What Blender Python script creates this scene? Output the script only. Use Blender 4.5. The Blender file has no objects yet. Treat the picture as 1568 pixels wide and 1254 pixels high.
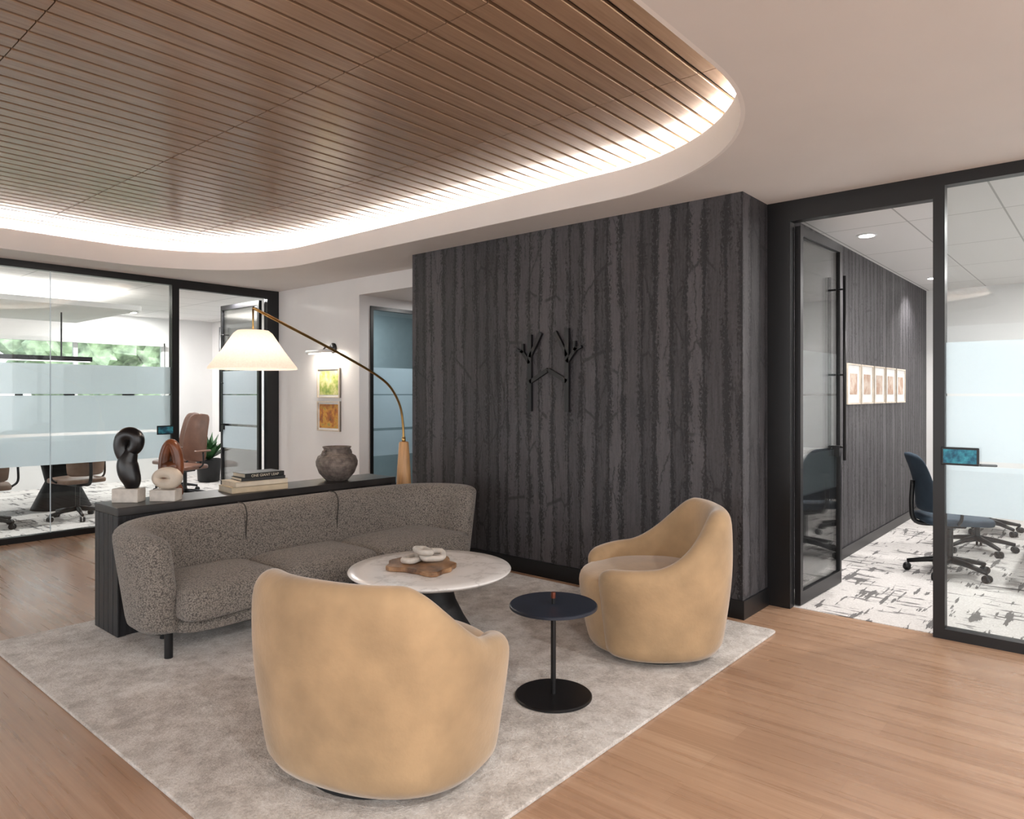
import bpy, bmesh, math, random
from mathutils import Vector, Matrix, noise
random.seed(7)
scene = bpy.context.scene
COL = scene.collection
pi = math.pi

# ------------------------------------------------------------------ materials
def new_mat(name):
    m = bpy.data.materials.new(name); m.use_nodes = True
    nt = m.node_tree
    for n in list(nt.nodes): nt.nodes.remove(n)
    out = nt.nodes.new('ShaderNodeOutputMaterial')
    return m, nt, out
def N(nt, typ, props=None, **ins):
    n = nt.nodes.new('ShaderNode' + typ)
    for k, v in (props or {}).items(): setattr(n, k, v)
    for k, v in ins.items():
        key = int(k[1:]) if (k[0] == 'i' and k[1:].isdigit()) else k.replace('_', ' ')
        s = n.inputs[key]
        if isinstance(v, bpy.types.NodeSocket): nt.links.new(v, s)
        else: s.default_value = v
    return n
def c4(c): return (c[0], c[1], c[2], 1.0)
def ramp(nt, fac, stops, interp='LINEAR'):
    r = nt.nodes.new('ShaderNodeValToRGB'); r.color_ramp.interpolation = interp
    e = r.color_ramp.elements
    while len(e) < len(stops): e.new(0.5)
    for i, (p, c) in enumerate(stops):
        e[i].position = p; e[i].color = c4(c) if not isinstance(c, (int, float)) else (c, c, c, 1)
    nt.links.new(fac, r.inputs[0]); return r.outputs[0]
def M(nt, op, a, b=0.0, c=None):
    n = N(nt, 'Math', {'operation': op}, i0=a, i1=b)
    if c is not None:
        if isinstance(c, bpy.types.NodeSocket): nt.links.new(c, n.inputs[2])
        else: n.inputs[2].default_value = c
    return n.outputs[0]
def mixc(nt, fac, a, b, blend='MIX'):
    n = nt.nodes.new('ShaderNodeMix'); n.data_type = 'RGBA'; n.blend_type = blend
    for idx, v in ((0, fac), (6, a), (7, b)):
        s = n.inputs[idx]
        if isinstance(v, bpy.types.NodeSocket): nt.links.new(v, s)
        else: s.default_value = c4(v) if idx else v
    return n.outputs[2]
def objc(nt): return nt.nodes.new('ShaderNodeTexCoord').outputs['Object']
def scaled(nt, v, s, rot=(0, 0, 0)):
    return N(nt, 'Mapping', None, Vector=v, Scale=s, Rotation=rot).outputs[0]
def noise_t(nt, vec, scale, detail=4, rough=.5):
    return N(nt, 'TexNoise', None, Vector=vec, Scale=scale, Detail=detail, Roughness=rough).outputs[0]

def pmat(name, col, rough=.5, metal=0, var=.06, nscale=12, bump=0, bscale=200, sheen=0, spec=.5, coat=0, stretch=(1, 1, 1)):
    m, nt, out = new_mat(name)
    v = scaled(nt, objc(nt), stretch)
    n = noise_t(nt, v, nscale)
    d = tuple(max(0, x * (1 - var * 2)) for x in col); l = tuple(min(1, x * (1 + var * 2)) for x in col)
    cr = ramp(nt, n, [(.3, d), (.7, l)])
    b = N(nt, 'BsdfPrincipled', None, Base_Color=cr, Roughness=rough, Metallic=metal)
    b.inputs['Specular IOR Level'].default_value = spec
    if sheen: b.inputs['Sheen Weight'].default_value = sheen; b.inputs['Sheen Roughness'].default_value = .4
    if coat: b.inputs['Coat Weight'].default_value = coat
    if bump:
        n2 = noise_t(nt, v, bscale, 3)
        bp = N(nt, 'Bump', None, Height=n2, Strength=bump, Distance=.01)
        nt.links.new(bp.outputs[0], b.inputs['Normal'])
    nt.links.new(b.outputs[0], out.inputs[0]); return m
def emat(name, col, s):
    m, nt, out = new_mat(name)
    e = N(nt, 'Emission', None, Color=c4(col), Strength=s)
    nt.links.new(e.outputs[0], out.inputs[0]); return m

mBlack = pmat('black_metal', (.005, .005, .006), .38)
mBlackM = pmat('matte_black', (.008, .008, .009), .55)
mWhite = pmat('white_paint', (.80, .79, .785), .6, var=.01, nscale=2)
mSoffit = pmat('soffit_paint', (.72, .70, .69), .65, var=.01, nscale=2)
mFascia = pmat('fascia_paint', (.84, .815, .80), .6, var=.01, nscale=2)
mVelvet = pmat('tan_velvet', (.395, .262, .142), .85, var=.09, nscale=5, bump=.12, bscale=60, sheen=.45)
mNavy = pmat('navy_metal', (.014, .020, .034), .4)
mBrass = pmat('aged_brass', (.50, .31, .11), .3, metal=1)
mConeW = pmat('maple_wood', (.55, .31, .14), .4, var=.08, nscale=6, stretch=(8, 8, 1))
mBlue = pmat('blue_fabric', (.03, .05, .075), .7)
mLeather = pmat('brown_leather', (.15, .07, .045), .4)
mTan = pmat('tan_leather', (.17, .105, .075), .45)
mCream = pmat('cream_ceramic', (.58, .50, .41), .5, bump=.2, bscale=40)
mStone = pmat('white_stone', (.54, .50, .45), .5, var=.08, nscale=20)
mRust = pmat('rust_ceramic', (.17, .055, .022), .28, var=.3, nscale=6)
mBlkC = pmat('black_ceramic', (.006, .006, .007), .28)
mPaper = pmat('book_paper', (.62, .55, .44), .8)
mBookB = pmat('book_black', (.010, .010, .010), .5)
mBookC = pmat('book_cream', (.52, .43, .30), .6)
mLeaf = pmat('leaf', (.03, .10, .03), .45, var=.3)
mTblW = pmat('table_wood', (.14, .08, .05), .35, var=.15, nscale=3, stretch=(1, 10, 1))
mLaminate = pmat('white_laminate', (.75, .75, .74), .35, var=.02)

def m_glass(name, tint):
    m, nt, out = new_mat(name)
    fr = N(nt, 'Fresnel', None, IOR=1.45)
    n = noise_t(nt, objc(nt), 1.0)
    fac = M(nt, 'MULTIPLY', fr.outputs[0], M(nt, 'MULTIPLY_ADD', n, .05, .85))
    t = N(nt, 'BsdfTransparent', None, Color=c4(tint)); g = N(nt, 'BsdfGlossy', None, Roughness=.01, Color=(.95, .95, .95, 1))
    x = N(nt, 'MixShader', None, i0=fac, i1=t.outputs[0], i2=g.outputs[0])
    nt.links.new(x.outputs[0], out.inputs[0]); return m
mGlass = m_glass('clear_glass', (.95, .97, .965))
def m_frost():
    m, nt, out = new_mat('frosted_film')
    n = noise_t(nt, objc(nt), 60)
    colr = ramp(nt, n, [(0, (.84, .90, .94)), (1, (.90, .95, .98))])
    t = N(nt, 'BsdfTransparent', None, Color=(.92, .97, 1, 1)); tr = N(nt, 'BsdfTranslucent', None, Color=colr)
    d = N(nt, 'BsdfDiffuse', None, Color=colr)
    a = N(nt, 'MixShader', None, i0=.35, i1=tr.outputs[0], i2=d.outputs[0])
    b = N(nt, 'MixShader', None, i0=.16, i1=a.outputs[0], i2=t.outputs[0])
    nt.links.new(b.outputs[0], out.inputs[0]); return m
mFrost = m_frost()

def m_floor():
    m, nt, out = new_mat('oak_plank_floor')
    o = objc(nt); sw = N(nt, 'SeparateXYZ', None, Vector=o)
    v = N(nt, 'CombineXYZ', None, X=sw.outputs[1], Y=sw.outputs[0]).outputs[0]
    br = N(nt, 'TexBrick', {'offset': .37}, Vector=v, Color1=(.1, .1, .1, 1), Color2=(.9, .9, .9, 1), Mortar=(.5, .5, .5, 1),
           Scale=1, Mortar_Size=.0010, Mortar_Smooth=.1, Bias=0, Brick_Width=1.22, Row_Height=.15)
    g1 = noise_t(nt, scaled(nt, v, (.5, 11, 1)), 2.0, 3, .5)
    g2 = noise_t(nt, scaled(nt, v, (1.0, 55, 1)), 2.0, 3, .6)
    f = M(nt, 'ADD', M(nt, 'MULTIPLY', br.outputs[0], .15), M(nt, 'ADD', M(nt, 'MULTIPLY', g1, .5), M(nt, 'MULTIPLY', g2, .35)))
    col = ramp(nt, f, [(.30, (.30, .175, .108)), (.5, (.40, .245, .155)), (.70, (.50, .325, .215))])
    col = mixc(nt, M(nt, 'MULTIPLY', br.outputs[1], .35), col, (.20, .11, .065))
    b = N(nt, 'BsdfPrincipled', None, Base_Color=col, Roughness=M(nt, 'MULTIPLY_ADD', g1, .15, .21))
    bp = N(nt, 'Bump', None, Height=M(nt, 'SUBTRACT', M(nt, 'MULTIPLY', g2, .2), br.outputs[1]), Strength=.10, Distance=.002)
    nt.links.new(bp.outputs[0], b.inputs['Normal'])
    nt.links.new(b.outputs[0], out.inputs[0]); return m
mFloor = m_floor()

def m_slats():
    m, nt, out = new_mat('oak_slats')
    o = objc(nt); s = N(nt, 'SeparateXYZ', None, Vector=o)
    row = M(nt, 'FLOOR', M(nt, 'DIVIDE', s.outputs[1], .12)); seg = M(nt, 'FLOOR', M(nt, 'DIVIDE', M(nt, 'ADD', s.outputs[0], .18), 1.14))
    wn = N(nt, 'TexWhiteNoise', {'noise_dimensions': '2D'}, Vector=N(nt, 'CombineXYZ', None, X=row, Y=seg).outputs[0]).outputs[0]
    g = noise_t(nt, scaled(nt, o, (.8, 16, 8)), 3.0, 6, .6)
    f = M(nt, 'ADD', M(nt, 'MULTIPLY', g, .75), M(nt, 'MULTIPLY', wn, .08))
    col = ramp(nt, f, [(.25, (.265, .172, .112)), (.5, (.335, .225, .150)), (.8, (.41, .285, .20))])
    b = N(nt, 'BsdfPrincipled', None, Base_Color=col, Roughness=.22)
    nt.links.new(b.outputs[0], out.inputs[0]); return m
mSlat = m_slats()

def m_wallpaper():
    m, nt, out = new_mat('birch_forest_wallpaper')
    o = objc(nt); s = N(nt, 'SeparateXYZ', None, Vector=o)
    u = M(nt, 'SUBTRACT', s.outputs[1], s.outputs[0]); z = s.outputs[2]
    uz = N(nt, 'CombineXYZ', None, X=u, Y=z).outputs[0]
    w1 = noise_t(nt, scaled(nt, uz, (2.5, .6, 1)), 1.0, 2)
    w2 = noise_t(nt, scaled(nt, uz, (22, 16, 1)), 1.0, 5, .7)
    uw = M(nt, 'ADD', u, M(nt, 'ADD', M(nt, 'MULTIPLY', w1, .075), M(nt, 'MULTIPLY', w2, .030)))
    vo = N(nt, 'TexVoronoi', {'voronoi_dimensions': '1D', 'feature': 'F1'}, W=uw, Scale=8.0, Randomness=.7)
    ve = N(nt, 'TexVoronoi', {'voronoi_dimensions': '1D', 'feature': 'DISTANCE_TO_EDGE'}, W=uw, Scale=8.0, Randomness=.7)
    cell = N(nt, 'SeparateColor', None, Color=vo.outputs['Color']).outputs[0]
    bark = noise_t(nt, scaled(nt, uz, (80, 42, 1)), 1.0, 5, .7)
    streak = noise_t(nt, scaled(nt, uz, (60, 4, 1)), 1.0, 4, .65)
    patch = noise_t(nt, scaled(nt, uz, (13, 2.6, 1)), 1.0, 4, .6)
    base = M(nt, 'ADD', M(nt, 'MULTIPLY', cell, .26), M(nt, 'ADD', M(nt, 'MULTIPLY', bark, .30), M(nt, 'MULTIPLY', streak, .45)))
    col = ramp(nt, base, [(.30, (.024, .022, .025)), (.66, (.088, .082, .089))])
    d = ve.outputs['Distance']
    edge = M(nt, 'ADD', d, M(nt, 'MULTIPLY', M(nt, 'SUBTRACT', bark, .5), .5))
    em = ramp(nt, edge, [(.03, 1), (.085, 0)])
    e2 = M(nt, 'ADD', d, M(nt, 'MULTIPLY', M(nt, 'SUBTRACT', bark, .5), 1.5))
    em2 = ramp(nt, e2, [(.17, 1), (.24, 0)])
    pm = ramp(nt, patch, [(.45, 0), (.53, 1)])
    em2 = M(nt, 'MULTIPLY', em2, pm)
    bv = N(nt, 'TexVoronoi', {'voronoi_dimensions': '2D', 'feature': 'DISTANCE_TO_EDGE'},
           Vector=N(nt, 'CombineXYZ', None, X=M(nt, 'MULTIPLY', M(nt, 'ADD', u, M(nt, 'MULTIPLY', w2, .07)), 5.5), Y=M(nt, 'MULTIPLY', z, 1.7)).outputs[0], Scale=1.0)
    bm_ = ramp(nt, bv.outputs['Distance'], [(.012, 1), (.030, 0)])
    bmask = ramp(nt, noise_t(nt, scaled(nt, uz, (3.0, 2.2, 1)), 1.0, 2), [(.47, 0), (.50, 1)])
    bm_ = M(nt, 'MULTIPLY', bm_, bmask)
    dk = M(nt, 'MINIMUM', M(nt, 'MAXIMUM', M(nt, 'MAXIMUM', M(nt, 'MULTIPLY', em, .88), M(nt, 'MULTIPLY', em2, .85)), M(nt, 'MULTIPLY', bm_, .65)), 1.0)
    col = mixc(nt, dk, col, (.007, .0065, .008))
    b = N(nt, 'BsdfPrincipled', None, Base_Color=col, Roughness=.55)
    bp = N(nt, 'Bump', None, Height=M(nt, 'SUBTRACT', bark, dk), Strength=.45, Distance=.004)
    nt.links.new(bp.outputs[0], b.inputs['Normal'])
    nt.links.new(b.outputs[0], out.inputs[0]); return m
mPaperW = m_wallpaper()

def m_rug():
    m, nt, out = new_mat('shag_rug')
    o = objc(nt)
    a = noise_t(nt, o, 3.5, 6, .65); f = noise_t(nt, o, 70, 4, .7); k = noise_t(nt, scaled(nt, o, (1, 1, 1), (0, 0, .6)), 14, 4, .7)
    t = M(nt, 'ADD', M(nt, 'MULTIPLY', a, .38), M(nt, 'ADD', M(nt, 'MULTIPLY', f, .27), M(nt, 'MULTIPLY', k, .35)))
    col = ramp(nt, t, [(.41, (.37, .325, .285)), (.5, (.57, .52, .475)), (.59, (.73, .69, .65))])
    b = N(nt, 'BsdfPrincipled', None, Base_Color=col, Roughness=.95)
    b.inputs['Sheen Weight'].default_value = .3
    bp = N(nt, 'Bump', None, Height=t, Strength=1, Distance=.03)
    nt.links.new(bp.outputs[0], b.inputs['Normal'])
    nt.links.new(b.outputs[0], out.inputs[0]); return m
mRug = m_rug()

def m_boucle():
    m, nt, out = new_mat('taupe_boucle')
    o = objc(nt)
    v = N(nt, 'TexVoronoi', None, Vector=o, Scale=130).outputs['Distance']
    n = noise_t(nt, o, 190, 3, .7)
    t = M(nt, 'ADD', M(nt, 'MULTIPLY', v, .5), M(nt, 'MULTIPLY', n, .6))
    col = ramp(nt, t, [(.40, (.30, .265, .23)), (.58, (.165, .145, .127)), (.75, (.065, .058, .052))])
    b = N(nt, 'BsdfPrincipled', None, Base_Color=col, Roughness=.95)
    b.inputs['Sheen Weight'].default_value = .2
    bp = N(nt, 'Bump', None, Height=t, Strength=.7, Distance=-.006)
    nt.links.new(bp.outputs[0], b.inputs['Normal'])
    nt.links.new(b.outputs[0], out.inputs[0]); return m
mBoucle = m_boucle()

def m_marble():
    m, nt, out = new_mat('white_marble')
    o = objc(nt)
    n = noise_t(nt, o, 2.2, 8, .6)
    v = M(nt, 'ABSOLUTE', M(nt, 'SUBTRACT', n, .5))
    col = ramp(nt, v, [(0, (.68, .66, .64)), (.02, (.82, .80, .78)), (.1, (.87, .85, .83))])
    b = N(nt, 'BsdfPrincipled', None, Base_Color=col, Roughness=.25)
    nt.links.new(b.outputs[0], out.inputs[0]); return m
mMarble = m_marble()

def m_carpet():
    m, nt, out = new_mat('abstract_carpet')
    o = objc(nt)
    a = noise_t(nt, scaled(nt, o, (1.4, 13, 1)), 1.5, 4, .6)
    c = noise_t(nt, scaled(nt, o, (14, 1.6, 1)), 1.5, 4, .6)
    lo = noise_t(nt, o, 3.5, 3)
    m1 = ramp(nt, M(nt, 'ADD', a, M(nt, 'MULTIPLY', lo, .45)), [(.815, 0), (.84, 1)])
    m2 = ramp(nt, M(nt, 'ADD', c, M(nt, 'MULTIPLY', lo, .45)), [(.815, 0), (.84, 1)])
    k = M(nt, 'MAXIMUM', m1, m2)
    f = noise_t(nt, o, 90)
    base = ramp(nt, f, [(.3, (.54, .51, .49)), (.7, (.70, .67, .65))])
    col = mixc(nt, M(nt, 'MULTIPLY', k, .85), base, (.07, .065, .065))
    b = N(nt, 'BsdfPrincipled', None, Base_Color=col, Roughness=.95)
    nt.links.new(b.outputs[0], out.inputs[0]); return m
mCarpet = m_carpet()

def m_tiles():
    m, nt, out = new_mat('ceiling_tiles')
    br = N(nt, 'TexBrick', {'offset': 0.0}, Vector=objc(nt), Color1=(.72, .70, .69, 1), Color2=(.74, .72, .71, 1), Mortar=(.42, .41, .40, 1),
           Scale=1, Mortar_Size=.006, Mortar_Smooth=0, Brick_Width=1.2, Row_Height=.6)
    b = N(nt, 'BsdfPrincipled', None, Base_Color=br.outputs[0], Roughness=.8)
    nt.links.new(b.outputs[0], out.inputs[0]); return m
mTiles = m_tiles()

def m_charred():
    m, nt, out = new_mat('charred_wood')
    o = objc(nt)
    g = noise_t(nt, scaled(nt, o, (30, 30, 1.5)), 1.5, 6, .7)
    col = ramp(nt, g, [(.35, (.004, .004, .005)), (.7, (.028, .027, .031))])
    b = N(nt, 'BsdfPrincipled', None, Base_Color=col, Roughness=.45)
    bp = N(nt, 'Bump', None, Height=g, Strength=.5, Distance=.006)
    nt.links.new(bp.outputs[0], b.inputs['Normal'])
    nt.links.new(b.outputs[0], out.inputs[0]); return m
mChar = m_charred()
mCharTop = pmat('dark_oak_top', (.020, .017, .016), .35, var=.3, nscale=4, stretch=(1, 14, 1))

def m_burl():
    m, nt, out = new_mat('burl_wood')
    n = noise_t(nt, objc(nt), 9, 8, .6)
    col = ramp(nt, n, [(.35, (.08, .035, .015)), (.5, (.27, .14, .065)), (.7, (.45, .27, .14))])
    b = N(nt, 'BsdfPrincipled', None, Base_Color=col, Roughness=.35)
    nt.links.new(b.outputs[0], out.inputs[0]); return m
mBurl = m_burl()
def m_pottery():
    m, nt, out = new_mat('ribbed_pottery')
    o = objc(nt); s = N(nt, 'SeparateXYZ', None, Vector=o)
    n = noise_t(nt, o, 25, 5, .6)
    w = M(nt, 'SINE', M(nt, 'MULTIPLY', s.outputs[2], 520))
    t = M(nt, 'ADD', n, M(nt, 'MULTIPLY', w, .06))
    col = ramp(nt, t, [(.35, (.075, .06, .052)), (.65, (.20, .165, .145))])
    b = N(nt, 'BsdfPrincipled', None, Base_Color=col, Roughness=.6)
    bp = N(nt, 'Bump', None, Height=w, Strength=.4, Distance=.003)
    nt.links.new(bp.outputs[0], b.inputs['Normal'])
    nt.links.new(b.outputs[0], out.inputs[0]); return m
mPot = m_pottery()
def m_shade():
    m, nt, out = new_mat('linen_shade')
    n = noise_t(nt, objc(nt), 80)
    col = ramp(nt, n, [(.3, (.78, .70, .63)), (.7, (.86, .78, .71))])
    tr = N(nt, 'BsdfTranslucent', None, Color=col); d = N(nt, 'BsdfDiffuse', None, Color=col)
    a = N(nt, 'MixShader', None, i0=.6, i1=tr.outputs[0], i2=d.outputs[0])
    nt.links.new(a.outputs[0], out.inputs[0]); return m
mShade = m_shade()
def m_art(name, cols, sc):
    m, nt, out = new_mat(name)
    n = noise_t(nt, objc(nt), sc, 5, .6)
    st = [(.28 + .45 * i / (len(cols) - 1), c) for i, c in enumerate(cols)]
    col = ramp(nt, n, st)
    b = N(nt, 'BsdfPrincipled', None, Base_Color=col, Roughness=.5)
    nt.links.new(b.outputs[0], out.inputs[0]); return m

# ------------------------------------------------------------------ geometry
def add(name, me, mat=None, parent=None, smooth=False):
    ob = bpy.data.objects.new(name, me); COL.objects.link(ob)
    if mat: me.materials.append(mat)
    if parent: ob.parent = parent
    if smooth:
        for p in me.polygons: p.use_smooth = True
    return ob
def group(name, loc=(0, 0, 0), rz=0):
    e = bpy.data.objects.new(name, None); COL.objects.link(e); e.empty_display_size = .1
    e.location = loc; e.rotation_euler = (0, 0, rz); return e
def box(name, x0, x1, y0, y1, z0, z1, mat, parent=None, bevel=0, seg=2):
    bm = bmesh.new()
    bmesh.ops.create_cube(bm, size=1, matrix=Matrix.Translation(((x0 + x1) / 2, (y0 + y1) / 2, (z0 + z1) / 2)) @ Matrix.Diagonal((abs(x1 - x0), abs(y1 - y0), abs(z1 - z0), 1)))
    if bevel: bmesh.ops.bevel(bm, geom=bm.edges[:], offset=bevel, segments=seg, profile=.5, affect='EDGES')
    me = bpy.data.meshes.new(name); bm.to_mesh(me); bm.free()
    return add(name, me, mat, parent, bool(bevel) and seg > 2)
def from_rings(name, rings, mat, parent=None, closed=True, cap=True, loop=False, smooth=True, sub=0):
    verts = [v for r in rings for v in r]; n = len(rings[0]); faces = []
    R = len(rings)
    for i in range(R if loop else R - 1):
        a = i * n; b = ((i + 1) % R) * n
        for j in range(n if closed else n - 1):
            k = (j + 1) % n
            faces.append((a + j, a + k, b + k, b + j))
    if cap and not loop:
        faces.append(tuple(reversed(range(n)))); faces.append(tuple(range((R - 1) * n, R * n)))
    me = bpy.data.meshes.new(name); me.from_pydata([tuple(v) for v in verts], [], faces)
    bm = bmesh.new(); bm.from_mesh(me); bmesh.ops.recalc_face_normals(bm, faces=bm.faces[:]); bm.to_mesh(me); bm.free()
    ob = add(name, me, mat, parent, smooth)
    if sub:
        md = ob.modifiers.new('sub', 'SUBSURF'); md.levels = sub; md.render_levels = sub
    return ob
def lathe(name, prof, mat, parent=None, c=(0, 0, 0), seg=48, cap=True, sx=1, sy=1):
    rings = [[(c[0] + sx * r * math.cos(2 * pi * j / seg), c[1] + sy * r * math.sin(2 * pi * j / seg), c[2] + z) for j in range(seg)] for r, z in prof]
    ob = from_rings(name, rings, mat, parent, cap=cap)
    return ob
def autosm(ob, ang=35):
    me = ob.data; bm = bmesh.new(); bm.from_mesh(me)
    for e in bm.edges:
        if len(e.link_faces) == 2 and e.calc_face_angle(0) > math.radians(ang): e.smooth = False
    bm.to_mesh(me); bm.free(); return ob
def cyl(name, p, r, h, mat, parent=None, seg=32, r2=None):
    r2 = r if r2 is None else r2
    return autosm(lathe(name, [(r, 0), (r2, h)], mat, parent, p, seg))
def crom(pts, n):
    out = []; P = [Vector(p) for p in pts]
    P = [P[0] * 2 - P[1]] + P + [P[-1] * 2 - P[-2]]
    for i in range(1, len(P) - 2):
        for k in range(n):
            t = k / n; a, b, c, d = P[i - 1], P[i], P[i + 1], P[i + 2]
            out.append(.5 * ((2 * b) + (c - a) * t + (2 * a - 5 * b + 4 * c - d) * t * t + (3 * b - a - 3 * c + d) * t ** 3))
    out.append(P[-2]); return out
def tube(name, pts, r, mat, parent=None, seg=12, closed=False, sub=0):
    P = [Vector(p) for p in pts]; n = len(P); rings = []
    rr = r if isinstance(r, (list, tuple)) else [r] * n
    up = None
    for i in range(n):
        if closed: t = (P[(i + 1) % n] - P[i - 1]).normalized()
        else: t = (P[min(i + 1, n - 1)] - P[max(i - 1, 0)]).normalized()
        if up is None:
            up = Vector((0, 0, 1)) if abs(t.z) < .9 else Vector((1, 0, 0))
        s = t.cross(up).normalized(); up = s.cross(t).normalized()
        rings.append([P[i] + (s * math.cos(2 * pi * j / seg) + up * math.sin(2 * pi * j / seg)) * rr[i] for j in range(seg)])
    return from_rings(name, rings, mat, parent, loop=closed, sub=sub)
def prism(name, poly, z0, z1, mat, parent=None, bevel=0):
    n = len(poly)
    ob = from_rings(name, [[(x, y, z0) for x, y in poly], [(x, y, z1) for x, y in poly]], mat, parent, smooth=False)
    if bevel:
        md = ob.modifiers.new('b', 'BEVEL'); md.width = bevel; md.segments = 3; md.limit_method = 'ANGLE'
    return ob
def resample(path, svals):
    L = [0]
    for a, b in zip(path, path[1:]): L.append(L[-1] + (b - a).length)
    out = []; j = 0
    for s in svals:
        s = min(max(s, 0), L[-1])
        j = 0
        while j < len(L) - 2 and L[j + 1] < s: j += 1
        f = (s - L[j]) / max(L[j + 1] - L[j], 1e-9)
        out.append(path[j].lerp(path[j + 1], f))
    return out, L[-1]
def shell(name, path, T, Hf, zb, flare, re, mat, parent=None, nseg=60, sign=1, Hend=.06, sub=1, cr=1.0):
    """upholstered wall swept along a plan path. flare(z,f)->outward offset."""
    _, tot = resample(path, [0])
    ends = [0, .006, .02, .045, .08, .13]
    ends = [e * re / .13 for e in ends]
    mid = [re + (tot - 2 * re) * i / nseg for i in range(1, nseg)]
    sv = ends + mid + [tot - e for e in reversed(ends)]
    P, _ = resample(path, sv)
    rings = []
    for i, s in enumerate(sv):
        a, _ = resample(path, [max(s - .02, 0)]); b, _ = resample(path, [min(s + .02, tot)])
        t = (b[0] - a[0]).normalized(); nrm = Vector((t.y, -t.x, 0)) * sign
        d = min(s, tot - s); q = min(d / re, 1)
        k = max(math.sqrt(max(0, 1 - (1 - q) ** 2)), .18)
        f = s / tot; H = Hf(f) - Hend * (1 - k); half = T / 2 * k; ch = half * cr
        zz0 = zb + .02 * (1 - k)
        sec = []
        zt = H - ch
        for m_ in range(7):
            z = zz0 + (zt - zz0) * m_ / 6
            sec.append((flare(z, f) - T / 2 + half, z))
        for m_ in range(1, 6):
            ph = pi * m_ / 6
            sec.append((flare(H, f) - T / 2 + half * math.cos(ph), zt + ch * math.sin(ph)))
        for m_ in range(6, -1, -1):
            z = zz0 + (zt - zz0) * m_ / 6
            sec.append((flare(z, f) - T / 2 - half, z))
        rings.append([P[i] + nrm * o + Vector((0, 0, z)) for o, z in sec])
    return from_rings(name, rings, mat, parent, sub=sub)
def sstep(a, b, x):
    t = min(max((x - a) / (b - a), 0), 1); return t * t * (3 - 2 * t)

# ------------------------------------------------------------------ room shell
CZ = 2.76
GX = 4.87      # right glass wall plane
GY = 8.15      # left glass wall plane
box('floor', -6, 4.9, -5, GY, -.05, 0, mFloor)
box('floor_corridor', 4.9, 10.2, 5.02, 6.46, -.05, 0, mFloor)
box('floor_carpet_meeting_room', GX + .031, 10.3, -3.0, 1.83, -.05, .004, mCarpet)
box('floor_carpet_conference_room', -3, 6.3, GY, 12.6, -.05, .004, mCarpet)
box('floor_side_office', 5.05, 8, 6.52, GY, -.05, .003, mCarpet)
box('wall_feature', 4.42, 10.2, 1.83, 5.02, 0, CZ + .02, mPaperW)
box('baseboard_feature', 4.405, 4.42, 1.815, 5.02, 0, .12, mBlack)
box('baseboard_feature_return', 4.42, GX, 1.815, 1.83, 0, .12, mBlack)
box('baseboard_meeting_room', GX + .05, 10.2, 1.818, 1.83, .004, .10, mBlack)
box('baseboard_meeting_back', 10.185, 10.2, -3, 1.815, .004, .10, mBlack)
box('wall_picture', 4.90, 5.05, 6.46, GY + .05, 0, CZ, mWhite)
box('baseboard_picture', 4.888, 4.90, 6.46, GY - .05, 0, .10, mBlack)
box('wall_corridor_header', 4.90, 5.05, 5.02, 6.46, 2.57, CZ, mWhite)
box('ceiling_corridor', 5.05, 10.2, 5.02, 6.46, 2.57, 2.62, mWhite)
box('wall_corridor_over_door', 5.05, 6.1, 6.46, 6.52, 2.46, 2.62, mWhite)
box('wall_corridor_side', 6.1, 10.2, 6.46, 6.52, 0, 2.62, mWhite)
box('wall_corridor_end', 10.2, 10.3, 5.02, 6.46, 0, 2.62, mWhite)
mTeal = pmat('teal_paint', (.27, .33, .35), .6, var=.02)
box('wall_office_back', 5.05, 8, GY - .1, GY, 0, 2.7, mTeal)
box('wall_office_side', 8, 8.1, 6.52, GY, 0, 2.7, mTeal)
box('ceiling_office', 5.05, 8, 6.52, GY, 2.7, 2.75, mWhite)
box('wall_meeting_back', 10.2, 10.3, -3, 1.83, 0, CZ, mWhite)
box('wall_meeting_side', GX, 10.3, -3.1, -3, 0, CZ, mWhite)
box('ceiling_meeting_room', GX + .03, 10.3, -3.1, 1.83, CZ, CZ + .05, mTiles)
box('ceiling_vent', 6.9, 7.5, .10, .55, CZ - .012, CZ, mLaminate)
mVent = pmat('vent_grey', (.4, .4, .4))
for i in range(6): box('ceiling_vent_slot', 6.95, 7.45, .14 + .065 * i, .165 + .065 * i, CZ - .015, CZ - .012, mVent)
box('ceiling_conference_room', -3, 6.3, GY + .03, 12.6, CZ, CZ + .05, mTiles)
wy = 12.5
box('wall_conference_below_window', -3, 6.3, wy, wy + .1, 0, .85, mWhite)
box('wall_conference_above_window', -3, 6.3, wy, wy + .1, 2.33, CZ, mWhite)
box('wall_conference_pier', 5.35, 6.3, wy, wy + .1, .85, 2.33, mWhite)
box('wall_conference_side_low', 6.2, 6.3, GY, wy, 0, .85, mWhite)
box('wall_conference_side_high', 6.2, 6.3, GY, wy, 2.33, CZ, mWhite)
box('wall_conference_side_pier', 6.2, 6.3, GY, 9.6, .85, 2.33, mWhite)
box('wall_conference_side_pier.001', 6.2, 6.3, 12.1, wy, .85, 2.33, mWhite)
box('wall_conference_left', -3.1, -3, GY, wy, 0, CZ, mWhite)
wg = group('window_1')
for x in [-3, -1.6, -.2, 1.2, 2.55, 3.95, 5.3]:
    box('mullion', x, x + .06, wy + .0, wy + .06, .85, 2.33, mLaminate, wg)
box('rail', -3, 5.36, wy, wy + .06, .85, .90, mLaminate, wg); box('rail_top', -3, 5.36, wy, wy + .06, 2.28, 2.33, mLaminate, wg)
box('glass', -3, 5.35, wy + .025, wy + .03, .9, 2.28, mGlass, wg)
box('blind_cassette', -3, 5.3, wy - .09, wy - .01, 2.27, 2.33, mLaminate, wg)
wg = group('window_2')
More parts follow.
